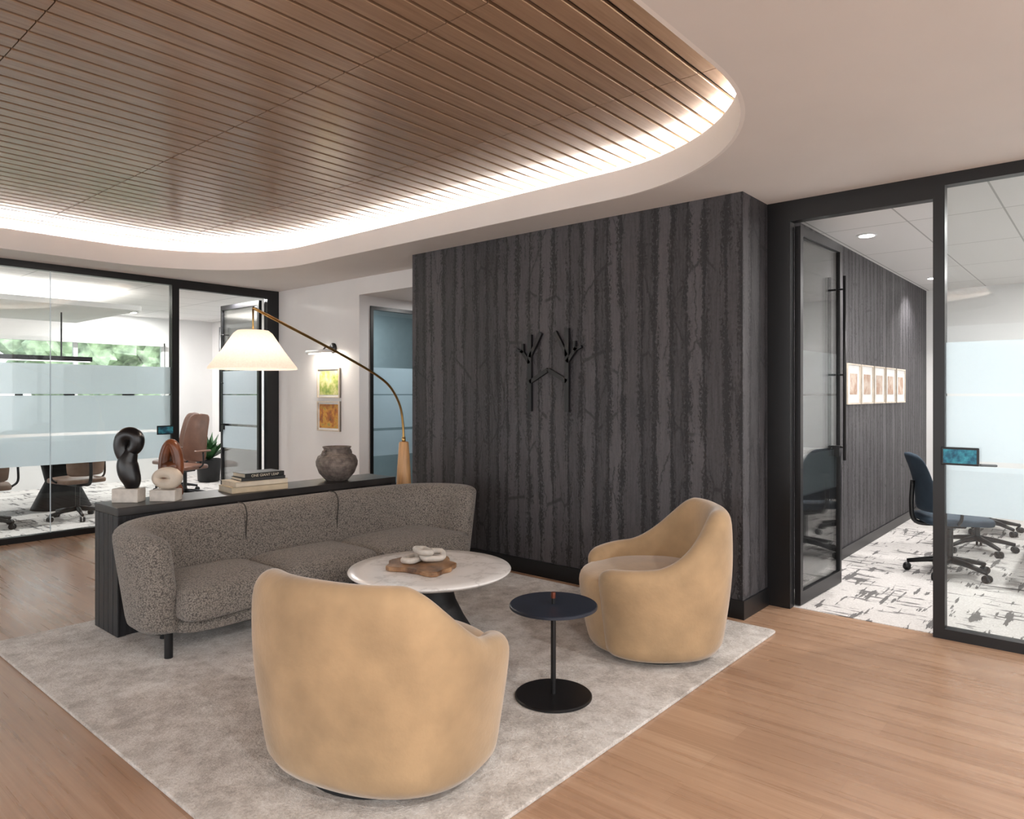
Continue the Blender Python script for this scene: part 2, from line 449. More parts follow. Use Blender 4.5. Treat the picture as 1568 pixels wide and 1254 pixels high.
for y in [9.6, 10.8, 12.04]:
    box('mullion', 6.2, 6.26, y, y + .06, .85, 2.33, mLaminate, wg)
box('glass', 6.225, 6.23, 9.6, 12.1, .85, 2.33, mGlass, wg)
g = group('ceiling_cloud')
box('panel', -.5, 3.7, 9.3, 11.6, 2.50, 2.56, mWhite, g)
box('cove_light', -.3, 3.5, 9.5, 11.4, 2.57, 2.58, emat('cove_led_white', (1, .96, .9), 5), g)

def rrect(x0, x1, y0, y1, r, n=24):
    pts = []
    for cx, cy, a0 in ((x1 - r, y1 - r, 0), (x0 + r, y1 - r, 90), (x0 + r, y0 + r, 180), (x1 - r, y0 + r, 270)):
        for i in range(n + 1):
            a = math.radians(a0 + 90 * i / n); pts.append((cx + r * math.cos(a), cy + r * math.sin(a)))
    return pts
HX0, HX1, HY0, HY1, HR = -3.5, 4.05, 1.2, 7.6, 1.4
inner = rrect(HX0, HX1, HY0, HY1, HR)
def plate_with_hole(name, outer, hole, z0, z1, mat):
    cu = bpy.data.curves.new(name, 'CURVE'); cu.dimensions = '2D'; cu.fill_mode = 'BOTH'; cu.extrude = (z1 - z0) / 2
    for poly in (outer, hole):
        sp = cu.splines.new('POLY'); sp.points.add(len(poly) - 1)
        for p, q in zip(sp.points, poly): p.co = (q[0], q[1], 0, 1)
        sp.use_cyclic_u = True
    ob = bpy.data.objects.new(name + '_tmp', cu); COL.objects.link(ob)
    dg = bpy.context.evaluated_depsgraph_get()
    me = bpy.data.meshes.new_from_object(ob.evaluated_get(dg)); bpy.data.objects.remove(ob)
    me.transform(Matrix.Translation((0, 0, (z0 + z1) / 2)))
    me.materials.clear(); me.name = name
    return add(name, me, mat)
plate_with_hole('ceiling_soffit', [(-6, -5), (4.9, -5), (4.9, GY + .03), (-6, GY + .03)], inner, CZ, CZ + .02, mSoffit)
o1 = rrect(HX0 - .0, HX1 + .0, HY0 - .0, HY1 + .0, HR); i1 = rrect(HX0 + .02, HX1 - .02, HY0 + .02, HY1 - .02, HR - .02)
FT = 2.945
def ring_wall(name, a, b, z0, z1, mat):
    rings = [[(x, y, z0) for x, y in a], [(x, y, z1) for x, y in a], [(x, y, z1) for x, y in b], [(x, y, z0) for x, y in b]]
    n = len(a); verts = [v for r in rings for v in r]; faces = []
    for i in range(4):
        p = i * n; q = ((i + 1) % 4) * n
        for j in range(n): k = (j + 1) % n; faces.append((p + j, p + k, q + k, q + j))
    me = bpy.data.meshes.new(name); me.from_pydata(verts, [], faces)
    bm = bmesh.new(); bm.from_mesh(me); bmesh.ops.recalc_face_normals(bm, faces=bm.faces[:]); bm.to_mesh(me); bm.free()
    return autosm(add(name, me, mat, None, True), 40)
ring_wall('trim_cove_fascia', o1, i1, CZ, FT, mFascia)
oo = rrect(HX0 - .18, HX1 + .18, HY0 - .18, HY1 + .18, HR + .18); oi = rrect(HX0 - .16, HX1 + .16, HY0 - .16, HY1 + .16, HR + .16)
ring_wall('trim_cove_backwall', oo, oi, CZ + .02, 3.04, mFascia)
la = rrect(HX0 - .10, HX1 + .10, HY0 - .10, HY1 + .10, HR + .10); lb = rrect(HX0 - .07, HX1 + .07, HY0 - .07, HY1 + .07, HR + .07)
ring_wall('cove_led_strip', la, lb, 2.940, 2.950, emat('cove_led_warm', (1, .95, .89), 34))
# slats
SZ = 3.042
bm = bmesh.new()
xs = [-3.8, -2.46, -1.32, -.18, .96, 2.10, 3.24, 4.30]
y = .96
while y < 7.8:
    for a, b in zip(xs, xs[1:]):
        bmesh.ops.create_cube(bm, size=1, matrix=Matrix.Translation(((a + b) / 2, y + .06, SZ)) @ Matrix.Diagonal((b - a - .005, .101, .02, 1)))
    y += .12
bmesh.ops.bevel(bm, geom=[e for e in bm.edges if abs((e.verts[0].co - e.verts[1].co).normalized().x) > .9], offset=.003, segments=1, affect='EDGES')
me = bpy.data.meshes.new('s'); bm.to_mesh(me); bm.free(); add('ceiling_wood_slats', me, mSlat)
box('ceiling_slat_backing', -3.9, 4.35, .9, 7.85, SZ + .035, SZ + .05, mBlackM)

# ------------------------------------------------------------------ glass partitions
FILM = ((.74, 1.03), (1.06, 1.44), (1.455, 1.76))
def films(axis, plane, a, b, parent):
    for z0, z1 in FILM:
        if axis == 'y': box('film', plane, plane + .002, a, b, z0, z1, mFrost, parent)
        else: box('film', a, b, plane, plane + .002, z0, z1, mFrost, parent)
def dashes(axis, plane, a, b, parent, z=1.447):
    p = a + .1
    while p < b - .1:
        w = random.uniform(.04, .16)
        if axis == 'y': box('film_dash', plane, plane + .002, p, min(p + w, b), z - .008, z + .008, mBlackM, parent)
        else: box('film_dash', p, min(p + w, b), plane, plane + .002, z - .008, z + .008, mBlackM, parent)
        p += w + random.uniform(.15, .5)
gp = group('glass_partition')   # right
box('post_wall', GX - .03, GX + .05, 1.675, 1.83, 0, CZ, mBlack, gp)
box('post_mid', GX - .03, GX + .05, .773, .834, 0, CZ, mBlack, gp)
box('head_door', GX - .03, GX + .05, .834, 1.675, 2.62, CZ, mBlack, gp)
box('head', GX - .03, GX + .05, -3, .773, 2.69, CZ, mBlack, gp)
box('sill', GX - .03, GX + .05, -3, .773, 0, .06, mBlack, gp)
box('post_end', GX - .03, GX + .05, -1.2, -1.14, .06, 2.69, mBlack, gp)
box('glass', GX, GX + .012, -3, .773, .06, 2.69, mGlass, gp)
films('y', GX + .014, -3, .773, gp); dashes('y', GX + .018, -3, .5, gp, 1.60)
def door_leaf(name, hinge, L, ang, h0, h1, bar_side):
    g = group(name, (hinge[0], hinge[1], 0), ang)
    box('stile_hinge', 0, .045, -.02, .02, h0, h1, mBlack, g)
    box('stile_lock', L - .035, L, -.02, .02, h0, h1, mBlack, g)
    box('rail_bottom', .045, L - .035, -.02, .02, h0, h0 + .09, mBlack, g)
    box('rail_top', .045, L - .035, -.02, .02, h1 - .06, h1, mBlack, g)
    box('glass', .045, L - .035, -.005, .005, h0 + .09, h1 - .06, mGlass, g)
    for z0, z1 in FILM: box('film', .045, L - .035, .006, .008, z0, z1, mFrost, g)
    for s in (-1, 1):
        tube('pull_bar', [(L - .06, s * .06, .95), (L - .06, s * .06, 2.35)], .012, mBlack, g)
        for z in (1.05, 1.6, 2.25): tube('standoff', [(L - .06, s * .015, z), (L - .06, s * .06, z)], .008, mBlack, g)
    box('lock_case', L - .09, L - .02, -.03, .03, .98, 1.06, mBlack, g)
    return g
door_leaf('door_1', (GX + .06, 1.655), .84, math.radians(-2), .01, 2.60, 1)
gl = group('glass_partition')   # left
box('post_wall', 4.74, 4.90, GY - .03, GY + .05, 0, CZ, mBlack, gl)
box('post_mid', 3.56, 3.64, GY - .03, GY + .05, 0, CZ, mBlack, gl)
box('head_door', 3.64, 4.74, GY - .03, GY + .05, 2.66, CZ, mBlack, gl)
box('head', -3, 3.56, GY - .03, GY + .05, 2.69, CZ, mBlack, gl)
box('sill', -3, 3.56, GY - .03, GY + .05, 0, .06, mBlack, gl)
box('glass', 2.372, 3.56, GY, GY + .012, .06, 2.69, mGlass, gl)
box('glass_joint', 2.366, 2.372, GY, GY + .012, .06, 2.69, mFrost, gl)
box('glass_b', -3, 2.366, GY, GY + .012, .06, 2.69, mGlass, gl)
films('x', GY + .014, -3, 3.56, gl); dashes('x', GY + .018, -3, 3.5, gl)
door_leaf('door_2', (4.70, GY + .07), .95, math.radians(91), .01, 2.64, 1)
gd = group('door_3')
Y0 = 6.445
box('jamb_l', 5.05, 5.09, Y0, Y0 + .06, 0, 2.46, mBlack, gd); box('jamb_r', 6.06, 6.10, Y0, Y0 + .06, 0, 2.46, mBlack, gd)
box('head', 5.09, 6.06, Y0, Y0 + .06, 2.42, 2.46, mBlack, gd); box('rail_b', 5.09, 6.06, Y0, Y0 + .06, 0, .1, mBlack, gd)
box('glass', 5.09, 6.06, Y0 + .02, Y0 + .03, .1, 2.42, mGlass, gd)
for z0, z1 in FILM: box('film', 5.09, 6.06, Y0 + .035, Y0 + .037, z0, z1, mFrost, gd)

# ------------------------------------------------------------------ rug
rg = rrect(1.12, 4.31, 1.57, 4.94, .03, 3)
prism('area_rug', rg, 0, .016, mRug, bevel=.006)

# ------------------------------------------------------------------ console table
gc = group('console_table')
CX0, CX1, CY0, CY1, CH = 1.64, 3.75, 4.46, 4.82, .78
box('top', CX0, CX1, CY0, CY1, CH - .05, CH, mCharTop, gc, .004)
box('end_inner', CX0 + .01, CX0 + .05, CY0 + .01, CY1 - .01, .017, CH - .05, mChar, gc)
n = 5; w = (CY1 - CY0) / n
for i in range(n):
    box('plank', CX0, CX0 + .014, CY0 + i * w + .003, CY0 + (i + 1) * w - .003, .017, CH - .05, mChar, gc, .003)
box('end_far', CX1 - .05, CX1, CY0, CY1, .017, CH - .05, mChar, gc)
box('back_panel', CX0 + .05, CX1 - .05, CY0 + .02, CY0 + .05, .017, CH - .05, mChar, gc)
box('shelf', CX0 + .05, CX1 - .05, CY0 + .05, CY1 - .02, .35, .38, mChar, gc)

# ------------------------------------------------------------------ sofa
gs = group('curved_sofa')
path = crom([(1.66, 3.82, 0), (1.60, 4.0, 0), (1.65, 4.19, 0), (1.86, 4.31, 0), (2.3, 4.345, 0), (2.8, 4.35, 0), (3.3, 4.345, 0), (3.70, 4.28, 0), (3.92, 4.09, 0), (3.95, 3.80, 0)], 10)
def sofa_fl(z, f):
    e = 1 - min(f, 1 - f) / .25; e = max(e, 0)
    return .10 + (z - .5) * (.10 + .08 * e)
shell('back_and_arms', path, .20, lambda f: .74 - .04 * (1 - sstep(0, .15, f)), .15, sofa_fl, .12, mBoucle, gs, nseg=60, sign=-1, sub=1, cr=.7)
def pillow(name, warp, z0, z1, inset_r, dome, mat, parent, n=12, sub=1):
    def outline(sc):
        pts = []
        N_ = 40
        for i in range(N_):
            a = 2 * pi * i / N_; c, s = math.cos(a), math.sin(a)
            m_ = (abs(c) ** 9 + abs(s) ** 9) ** (1 / 9)
            pts.append((c / m_ * sc, s / m_ * sc))
        return pts
    rings = []
    H = z1 - z0
    lev = [(.3, 0), (.94, 0), (.985, .06 * H), (1, .25 * H), (1.0, .6 * H), (.985, .82 * H), (.94, .95 * H), (.85, H), (.6, H + dome * .7), (.3, H + dome), (.06, H + dome)]
    for sc, dz in lev:
        rings.append([Vector((*warp(u, v), z0 + dz)) for u, v in outline(sc)])
    return from_rings(name, rings, mat, parent, sub=sub)
def seat_warp(xa, xb, fr, bk):
    def w_(u, v):
        x = xa + (xb - xa) * (u + 1) / 2
        yf = fr + .06 * (1 - ((x - 2.76) / 1.1) ** 2)
        return (x, yf + (bk - yf) * (v + 1) / 2)
    return w_
pillow('seat_base', seat_warp(1.70, 3.88, 3.74, 4.32), .15, .245, .05, 0, mBoucle, gs)
for i, (a, b) in enumerate(((1.70, 2.335), (2.325, 3.035), (3.025, 3.87))):
    pillow('seat_cushion_%d' % i, seat_warp(a, b, 3.67, 4.30), .235, .41, .05, .03, mBoucle, gs)
mSofaSeam = pmat('sofa_piping', (.045, .04, .035), .9)
for x in (2.33, 3.03):
    tube('back_seam', crom([(x, 4.258, .42), (x, 4.248, .58), (x, 4.238, .68), (x, 4.272, .741), (x, 4.35, .747)], 5), .004, mSofaSeam, gs)
for x, y in ((1.70, 3.92), (3.84, 3.90), (1.82, 4.26), (3.74, 4.24), (2.75, 4.26)):
    cyl('leg', (x, y, .016), .022, .14, mBlack, gs, 16)
tube('bottom_piping', [(p[0], p[1], .165) for p in [Vector(q) for q in path][3:-3]], .004, mSofaSeam, gs)

# ------------------------------------------------------------------ lounge chairs
def tub_chair(loc, az, sc=1.0, wide=1.0, hb=.84, th=138, s0=34, s1=112, droop=.03):
    g = group('lounge_chair', (loc[0], loc[1], .016), math.radians(az)); g.scale = (sc, sc, sc)
    a, b = .43, .475 * wide
    def R(phi):
        c, s = abs(math.cos(phi)), abs(math.sin(phi)); e = 2.35
        return (c ** e / a ** e + s ** e / b ** e) ** (-1 / e)
    def s_(z):
        return .84 + .16 * sstep(-.15, .55, z) - .02 * sstep(.6, .9, z)
    pth = []
    for i in range(121):
        t = math.radians(-th + 2 * th * i / 120); phi = pi + t
        r = R(phi); pth.append(Vector((r * math.cos(phi), r * math.sin(phi), 0)))
    def Hf(f):
        t = abs(f - .5) * 2 * th
        return hb - (hb - .55) * sstep(s0, s1, t) - droop * sstep(s1 - 15, th, t)
    def fl(z, f): return (s_(z) - 1) * .45 - .0
    shell('shell', pth, .13, Hf, .03, fl, .12, mVelvet, g, nseg=70, sign=1, Hend=.08, sub=1, cr=1.2)
    rings = []
    for k, z in [(.70, .03), (.76, .035), (.80, .07), (.845, .16), (.885, .28), (.915, .36), (.915, .40), (.88, .435), (.80, .45), (.5, .465), (.2, .47), (.04, .47)]:
        r_ = []
        for j in range(64):
            phi = 2 * pi * j / 64; r = R(phi) * k
            fr = max(0, math.cos(phi)) ** 3 * .045 * (k > .6)
            r_.append((r * math.cos(phi) + fr, r * math.sin(phi) * .97, z))
        rings.append(r_)
    from_rings('seat', rings, mVelvet, g, sub=1)
    cyl('swivel_base', (0, 0, 0), .30, .035, mBlackM, g, 48)
    return g
tub_chair((1.79, 2.205), 15, 1.0, 1.06, .785, 138, 38, 90, .075)
tub_chair((3.59, 2.01), 131, .97, 1.0, .84, 150, 32, 100)

# ------------------------------------------------------------------ coffee table
g = group('coffee_table', (2.86, 3.09, .016))
lathe('top', [(.40, .375), (.45, .38), (.475, .395), (.48, .402), (.476, .408), (.40, .409), (.01, .409)], mMarble, g, seg=96)
lathe('base', [(.26, 0), (.265, .01), (.255, .03), (.20, .12), (.15, .22), (.13, .30), (.15, .35), (.24, .375)], mBlackM, g, seg=64)
gt = group('wood_tray', (2.83, 3.12, .4255))
poly = []
for i in range(40):
    a = 2 * pi * i / 40; r = .185 + .022 * math.sin(3 * a + 1) + .018 * math.sin(5 * a) + .01 * math.sin(9 * a + 2)
    poly.append((r * math.cos(a) * 1.0, r * math.sin(a) * 1.15))
prism('slab', poly, 0, .028, mBurl, gt, .006)
gk = group('stone_link_ornament', (2.85, 3.12, .454))
for i, (dx, dy, rz, rx) in enumerate(((-.05, .06, .3, 0), (.03, -.03, -.7, 1.1), (.0, .02, 1.2, .3))):
    pts = []
    for k in range(24):
        a = 2 * pi * k / 24; c, s = math.cos(a), math.sin(a); m_ = (abs(c) ** 4 + abs(s) ** 4) ** .25
        pts.append((c / m_ * .062, s / m_ * .036, 0))
    Mx = Matrix.Translation((dx, dy, .020 + .022 * i)) @ Matrix.Rotation(rz, 4, 'Z') @ Matrix.Rotation(rx * .4, 4, 'X')
    tube('link', [Mx @ Vector(p) for p in pts], .018, mStone, gk, closed=True)

# ------------------------------------------------------------------ side table
g = group('side_table', (2.67, 2.03, .016))
autosm(lathe('base', [(.175, 0), (.183, .003), (.183, .010), (.178, .014), (.02, .016)], mBlack, g, seg=72))
cyl('pole', (0, 0, .012), .0125, .42, mBlack, g, 24)
autosm(lathe('top', [(.20, .424), (.208, .427), (.208, .438), (.204, .441), (.01, .441)], mNavy, g, seg=96))
autosm(lathe('collar', [(.022, .412), (.03, .424)], mBlack, g, seg=32))
cyl('handle_stem', (0, 0, .44), .009, .03, mBlack, g, 20)
cyl('handle_knob', (0, 0, .468), .011, .028, pmat('copper', (.25, .08, .05), .3, metal=.8), g, 20)

# ------------------------------------------------------------------ floor lamp
g = group('arc_floor_lamp')
B = Vector((4.04, 4.70, 0)); S = Vector((2.50, 4.465, 0))
lathe('foot', [(.15, 0), (.155, .01), (.15, .02), (.05, .025)], mBlack, g, tuple(B))
lathe('wood_cone', [(.088, .02), (.09, .04), (.075, .40), (.058, .80), (.042, 1.03), (.036, 1.04)], mConeW, g, tuple(B), seg=40)
def LP(t, z): p = B.lerp(S, t); return (p.x, p.y, z)
rod = crom([LP(0, 1.03), LP(.008, 1.20), LP(.035, 1.36), LP(.11, 1.51), LP(.22, 1.61), LP(.40, 1.72), LP(.60, 1.83), LP(.80, 1.935), LP(1.00, 2.04)], 8)
tube('rod', rod, .010, mBrass, g)
tube('rod_collar', [LP(0, 1.03), LP(.002, 1.08)], .016, mBrass, g)
tube('shade_stem', [(S.x, S.y, 2.035), (S.x, S.y, 1.86)], .006, mBrass, g)
seg = 96; rings = []
prof = [(.045, 1.89), (.10, 1.885), (.125, 1.865), (.20, 1.75), (.285, 1.635), (.288, 1.622)]
for r, z in prof:
    rings.append([(S.x + r * (1 + .006 * (j % 2)) * math.cos(2 * pi * j / seg), S.y + r * (1 + .006 * (j % 2)) * math.sin(2 * pi * j / seg), z) for j in range(seg)])
from_rings('shade', rings, mShade, g, cap=False)
lathe('bulb', [(.012, .09), (.03, .06), (.036, .03), (.025, .005), (.003, 0)], emat('bulb', (1, .85, .65), 8), g, (S.x, S.y, 1.71))

# ------------------------------------------------------------------ console decor
zt = CH
g = group('black_abstract_sculpture', (1.79, 4.69, zt), math.radians(-49))
box('plinth', -.08, .08, -.05, .05, 0, .085, mStone, g, .003)
pts = crom([(.02, 0, .08), (.018, 0, .13), (-.002, 0, .19), (-.008, .0, .25), (.012, .0, .30), (.035, 0, .345)], 5)
n_ = len(pts)
tube('torso', pts, [.036 + .028 * math.sin(pi * min(1, i / (n_ - 1) * 1.15)) for i in range(n_)], mBlkC, g, 20, sub=1)
pts = crom([(-.006, 0, .25), (-.036, 0, .295), (-.048, 0, .35), (-.034, 0, .40), (.0, 0, .42), (.036, 0, .41), (.050, 0, .38), (.042, 0, .34), (.012, 0, .315)], 5)
n_ = len(pts)
tube('head_loop', pts, [.038 + .010 * math.sin(pi * i / (n_ - 1)) for i in range(n_)], mBlkC, g, 20, sub=1)
g = group('cream_ring_sculpture', (1.965, 4.57, zt), math.radians(-49))
box('plinth', -.08, .08, -.05, .05, 0, .07, mStone, g, .003)
pts = [(.062 * math.cos(2 * pi * i / 40), 0, .140 + .036 * math.sin(2 * pi * i / 40)) for i in range(40)]
tube('ring', pts, [.034 + .008 * math.cos(2 * pi * i / 40) for i in range(40)], mCream, g, 24, closed=True)
g = group('rust_arch_sculpture', (2.08, 4.76, zt), math.radians(-49))
pts = [(.046 * math.cos(t) * (1 - .18 * math.sin(t)), 0, .215 + .125 * math.sin(t)) for t in [2 * pi * i / 48 for i in range(48)]]
tube('outer', pts, [.036 for i in range(48)], mRust, g, 20, closed=True)
tube('bridge', [(-.05, 0, .20), (0, 0, .19), (.05, 0, .20)], .040, mRust, g, 16)
lathe('foot', [(.07, 0), (.08, .01), (.078, .05), (.05, .10), (.02, .12)], mRust, g, sy=.5)
g = group('book_stack', (2.60, 4.62, zt), math.radians(-6))
def book(x0, x1, y0, y1, z, h, cov, rz=0):
    b = group('book', (0, 0, z), rz); b.parent = g
    box('pages', x0 + .004, x1 - .004, y0 + .004, y1 - .004, .003, h - .003, mPaper, b)
    box('cover_b', x0, x1, y0, y1, 0, .003, cov, b); box('cover_t', x0, x1, y0, y1, h - .003, h, cov, b); box('spine', x0, x1, y0, y0 + .004, 0, h, cov, b)
book(-.21, .19, -.12, .12, 0, .040, mBookC)
book(-.19, .19, -.115, .115, .040, .034, mPaper, .05)
book(-.13, .18, -.10, .10, .074, .022, mBookB, -.04)
book(-.12, .17, -.10, .09, .096, .030, mBookB, .06)
fc = bpy.data.curves.new('title', 'FONT'); fc.body = 'ONE GIANT LEAP'; fc.size = .026; fc.extrude = .0004; fc.align_x = 'CENTER'
to = bpy.data.objects.new('spine_title', fc); COL.objects.link(to); to.parent = g
to.location = (.030, -.103, .101); to.rotation_euler = (pi / 2, 0, .06); fc.materials.append(mPaper)
g = group('pottery_vase', (3.29, 4.62, zt))
lathe('body', [(.07, 0), (.085, .004), (.135, .06), (.158, .12), (.16, .15), (.145, .19), (.105, .215), (.098, .228), (.102, .25), (.112, .262), (.106, .265), (.095, .25), (.09, .225), (.12, .20), (.01, .02)], mPot, g, seg=64)
for s in (-1, 1):
    tube('lug', [(s * .10, 0, .238), (s * .125, 0, .232), (s * .135, 0, .21), (s * .13, 0, .19)], .009, mPot, g)

# ------------------------------------------------------------------ logo sign
g = group('tree_house_logo_sign')
def stroke(u0, z0, u1, z1, w=.038):
    x0, x1 = 4.395, 4.42
    ya, yb = 3.40 - u0, 3.40 - u1
    d = Vector((0, yb - ya, z1 - z0)).normalized(); nn = Vector((0, -d.z, d.y)) * w / 2
    A, Bv = Vector((0, ya, z0)), Vector((0, yb, z1))
    q = [A + nn, A - nn, Bv - nn, Bv + nn]
    from_rings('stroke', [[(x0, p.y, p.z) for p in q], [(x1, p.y, p.z) for p in q]], mBlack, g, smooth=False)
for s in (-1, 1):
    stroke(s * .185, 1.315, s * .185, 1.96 if s > 0 else 1.93)
    stroke(s * .185, 1.75, s * .07, 1.94, .028)
    stroke(s * .185, 1.70, s * .275, 1.81, .028)
    stroke(s * .255, 1.79, s * .258, 1.86, .022)
    stroke(s * .255, 1.79, s * .32, 1.815, .02)
    stroke(s * .185, 1.55, 0, 1.645, .032)

# ------------------------------------------------------------------ pictures
def picture(name, axis, plane, c, z0, z1, w, art, frame, t=.03, mat_w=.035):
    g = group(name)
    a, b = c - w / 2, c + w / 2
    def bx(nm, d0, d1, p0, p1, q0, q1, m):
        if axis == 'x': box(nm, plane - d1, plane - d0, p0, p1, q0, q1, m, g)
        else: box(nm, p0, p1, plane - d1, plane - d0, q0, q1, m, g)
    bx('backing', 0, .01, a, b, z0, z1, mPaper)
    bx('mount', .01, .013, a + .01, b - .01, z0 + .01, z1 - .01, mLaminate)
    bx('print', .013, .016, a + mat_w, b - mat_w, z0 + mat_w, z1 - mat_w, art)
    bx('frame_l', 0, t, a, a + .014, z0, z1, frame); bx('frame_r', 0, t, b - .014, b, z0, z1, frame)
    bx('frame_b', 0, t, a + .014, b - .014, z0, z0 + .014, frame); bx('frame_t', 0, t, a + .014, b - .014, z1 - .014, z1, frame)
mFrame = pmat('pale_oak_frame', (.60, .52, .43), .5)
artA = m_art('art_meadow', [(.10, .20, .05), (.35, .42, .10), (.65, .62, .30), (.5, .6, .6)], 9)
artB = m_art('art_autumn', [(.05, .07, .03), (.35, .10, .02), (.60, .30, .04), (.2, .25, .08)], 12)
picture('framed_picture', 'x', 4.90, 7.02, 1.41, 1.76, .44, artA, mFrame)
picture('framed_picture', 'x', 4.90, 7.02, 1.02, 1.37, .44, artB, mFrame)
artC = m_art('art_botanical', [(.60, .50, .42), (.40, .24, .16), (.60, .50, .42), (.36, .20, .14)], 6)
for i in range(5):
    picture('framed_picture', 'y', 1.83, 6.89 + i * .46, 1.36, 1.73, .41, artC, mFrame, t=.022, mat_w=.09)
g = group('picture_light_sconce')
tube('plate', [(4.90, 6.94, 1.99), (4.88, 6.94, 1.99)], .06, mBlack, g, 28)
tube('arm', crom([(4.89, 6.94, 1.99), (4.80, 6.94, 2.0), (4.76, 6.96, 1.96)], 5), .008, mBlack, g)
tube('tube_shade', [(4.76, 6.75, 1.95), (4.76, 7.28, 1.95)], .022, mLaminate, g, 20)
box('led', 4.752, 4.768, 6.80, 7.23, 1.922, 1.93, emat('sconce_led', (1, .88, .72), 15), g)

# ------------------------------------------------------------------ wall tablets
mScreen = m_art('tablet_screen', [(.005, .02, .04), (.01, .12, .2), (.05, .35, .45), (.01, .03, .05)], 14)
def tablet(name, x0, x1, y0, y1, z0, z1, axis):
    g = group(name); box('case', x0, x1, y0, y1, z0, z1, mBlack, g, .004)
    if axis == 'x': box('screen', x0 - .001, x0 + .001, y0 + .012, y1 - .012, z0 + .012, z1 - .012, mScreen, g)
    else: box('screen', x0 + .012, x1 - .012, y0 - .001, y0 + .001, z0 + .012, z1 - .012, mScreen, g)
tablet('booking_tablet', GX - .046, GX - .031, .60, .79, 1.035, 1.14, 'x')
tablet('booking_tablet', 3.39, 3.575, GY - .046, GY - .031, 1.0, 1.1, 'y')

# ------------------------------------------------------------------ office chairs
def office_chair(loc, az, mat, high=False, shell_m=None):
    g = group('office_chair', (loc[0], loc[1], .004), math.radians(az))
    for i in range(5):
        a = 2 * pi * i / 5 + .3; c, s = math.cos(a), math.sin(a)
        tube('base_arm', [(0, 0, .12), (c * .15, s * .15, .105), (c * .30, s * .30, .075)], [.03, .022, .016], mBlack, g, 10)
        for q in (-1, 1):
            wx, wy_ = c * .30 - s * .016 * q, s * .30 + c * .016 * q
            tube('caster', [(wx - s * .009, wy_ + c * .009, .03), (wx + s * .009, wy_ - c * .009, .03)], .03, mBlack, g, 16)
    cyl('gas_lift', (0, 0, .10), .025, .32, mBlack, g, 16)
    box('mechanism', -.12, .10, -.07, .07, .38, .43, mBlack, g, .01)
    def sw(u, v): return (.02 + .24 * u, .24 * v)
    pillow('seat', sw, .42, .48, .03, .02, mat, g)
    top = 1.18 if high else .98
    rings = []
    for i in range(9):
        f = i / 8; z = .50 + (top - .50) * f; x = -.21 - .10 * f + .03 * math.sin(pi * f); w = .22 - .05 * abs(f - .35) - (.04 * (f > .9))
        r_ = []
        for j in range(20):
            a = 2 * pi * j / 20; cy = w * math.copysign(abs(math.cos(a)) ** .6, math.cos(a)); 
            r_.append((x + .022 * math.sin(a) + .05 * (cy / .22) ** 2, cy, z))
        rings.append(r_)
    from_rings('backrest', rings, mat, g, sub=1)
    tube('back_spine', crom([(-.10, 0, .40), (-.25, 0, .42), (-.28, 0, .55), (-.27, 0, .75)], 5), .018, mBlack, g)
    for s in (-1, 1):
        tube('arm_post', crom([(-.02, s * .24, .44), (-.02, s * .30, .50), (-.02, s * .30, .66)], 4), .012, mBlack, g)
        box('arm_pad', -.14, .12, s * .30 - .03, s * .30 + .03, .66, .685, mat if high else mBlack, g, .01, 3)
    return g
office_chair((6.60, 1.02), -62, mBlue)
office_chair((7.75, .98), -85, mBlue)
office_chair((8.9, 1.02), -75, mBlue)
office_chair((4.45, 9.75), 200, mLeather, True)
office_chair((4.70, 10.60), 185, mLeather, True)
office_chair((1.2, 9.15), 95, mTan)
office_chair((2.05, 9.2), 80, mTan)
office_chair((2.95, 9.2), 100, mTan)
g = group('conference_table')
prism('top', rrect(.2, 4.0, 9.65, 10.85, .3, 8), .71, .745, mTblW, g, .01)
for x in (1.1, 3.1):
    lathe('pedestal', [(.34, .004), (.33, .03), (.18, .35), (.26, .71)], mBlackM, g, (x, 10.25, 0), sy=.8)
g = group('conference_table')
prism('top', rrect(6.2, 9.6, -.6, .50, .2, 8), .71, .745, mLaminate, g, .008)
for x in (7.0, 8.8): cyl('pedestal', (x, 0, .004), .28, .706, mBlackM, g, 32, r2=.14)
g = group('linear_pendant_light')
box('bar', .4, 3.45, 10.22, 10.28, 1.88, 1.94, mBlack, g)
box('lens', .42, 3.43, 10.23, 10.27, 1.872, 1.88, emat('pendant_lens', (1, .95, .9), 3), g)
for x in (.8, 3.1):
    cyl('cord', (x, 10.25, 1.94), .010, .56, mBlack, g, 8)
g = group('potted_plant', (5.62, 11.45, .004))
lathe('pot', [(.13, 0), (.17, .02), (.19, .36), (.18, .38), (.16, .36)], mBlackM, g)
random.seed(3)
bm = bmesh.new()
for i in range(46):
    a = random.uniform(0, 2 * pi); el = random.uniform(.5, 1.4); L = random.uniform(.4, .75)
    d = Vector((math.cos(a) * math.cos(el), math.sin(a) * math.cos(el), math.sin(el))); s = Vector((-math.sin(a), math.cos(a), 0))
    prev = None
    for k in range(6):
        f = k / 5; p = Vector((0, 0, .36)) + d * L * f + Vector((0, 0, -.25 * f * f * L)); w = .045 * math.sin(pi * min(f + .12, 1)) + .002
        v1, v2 = bm.verts.new(p + s * w), bm.verts.new(p - s * w)
        if prev: bm.faces.new((prev[0], prev[1], v2, v1))
        prev = (v1, v2)
me = bpy.data.meshes.new('leaves'); bm.to_mesh(me); bm.free(); add('leaves', me, mLeaf, g)

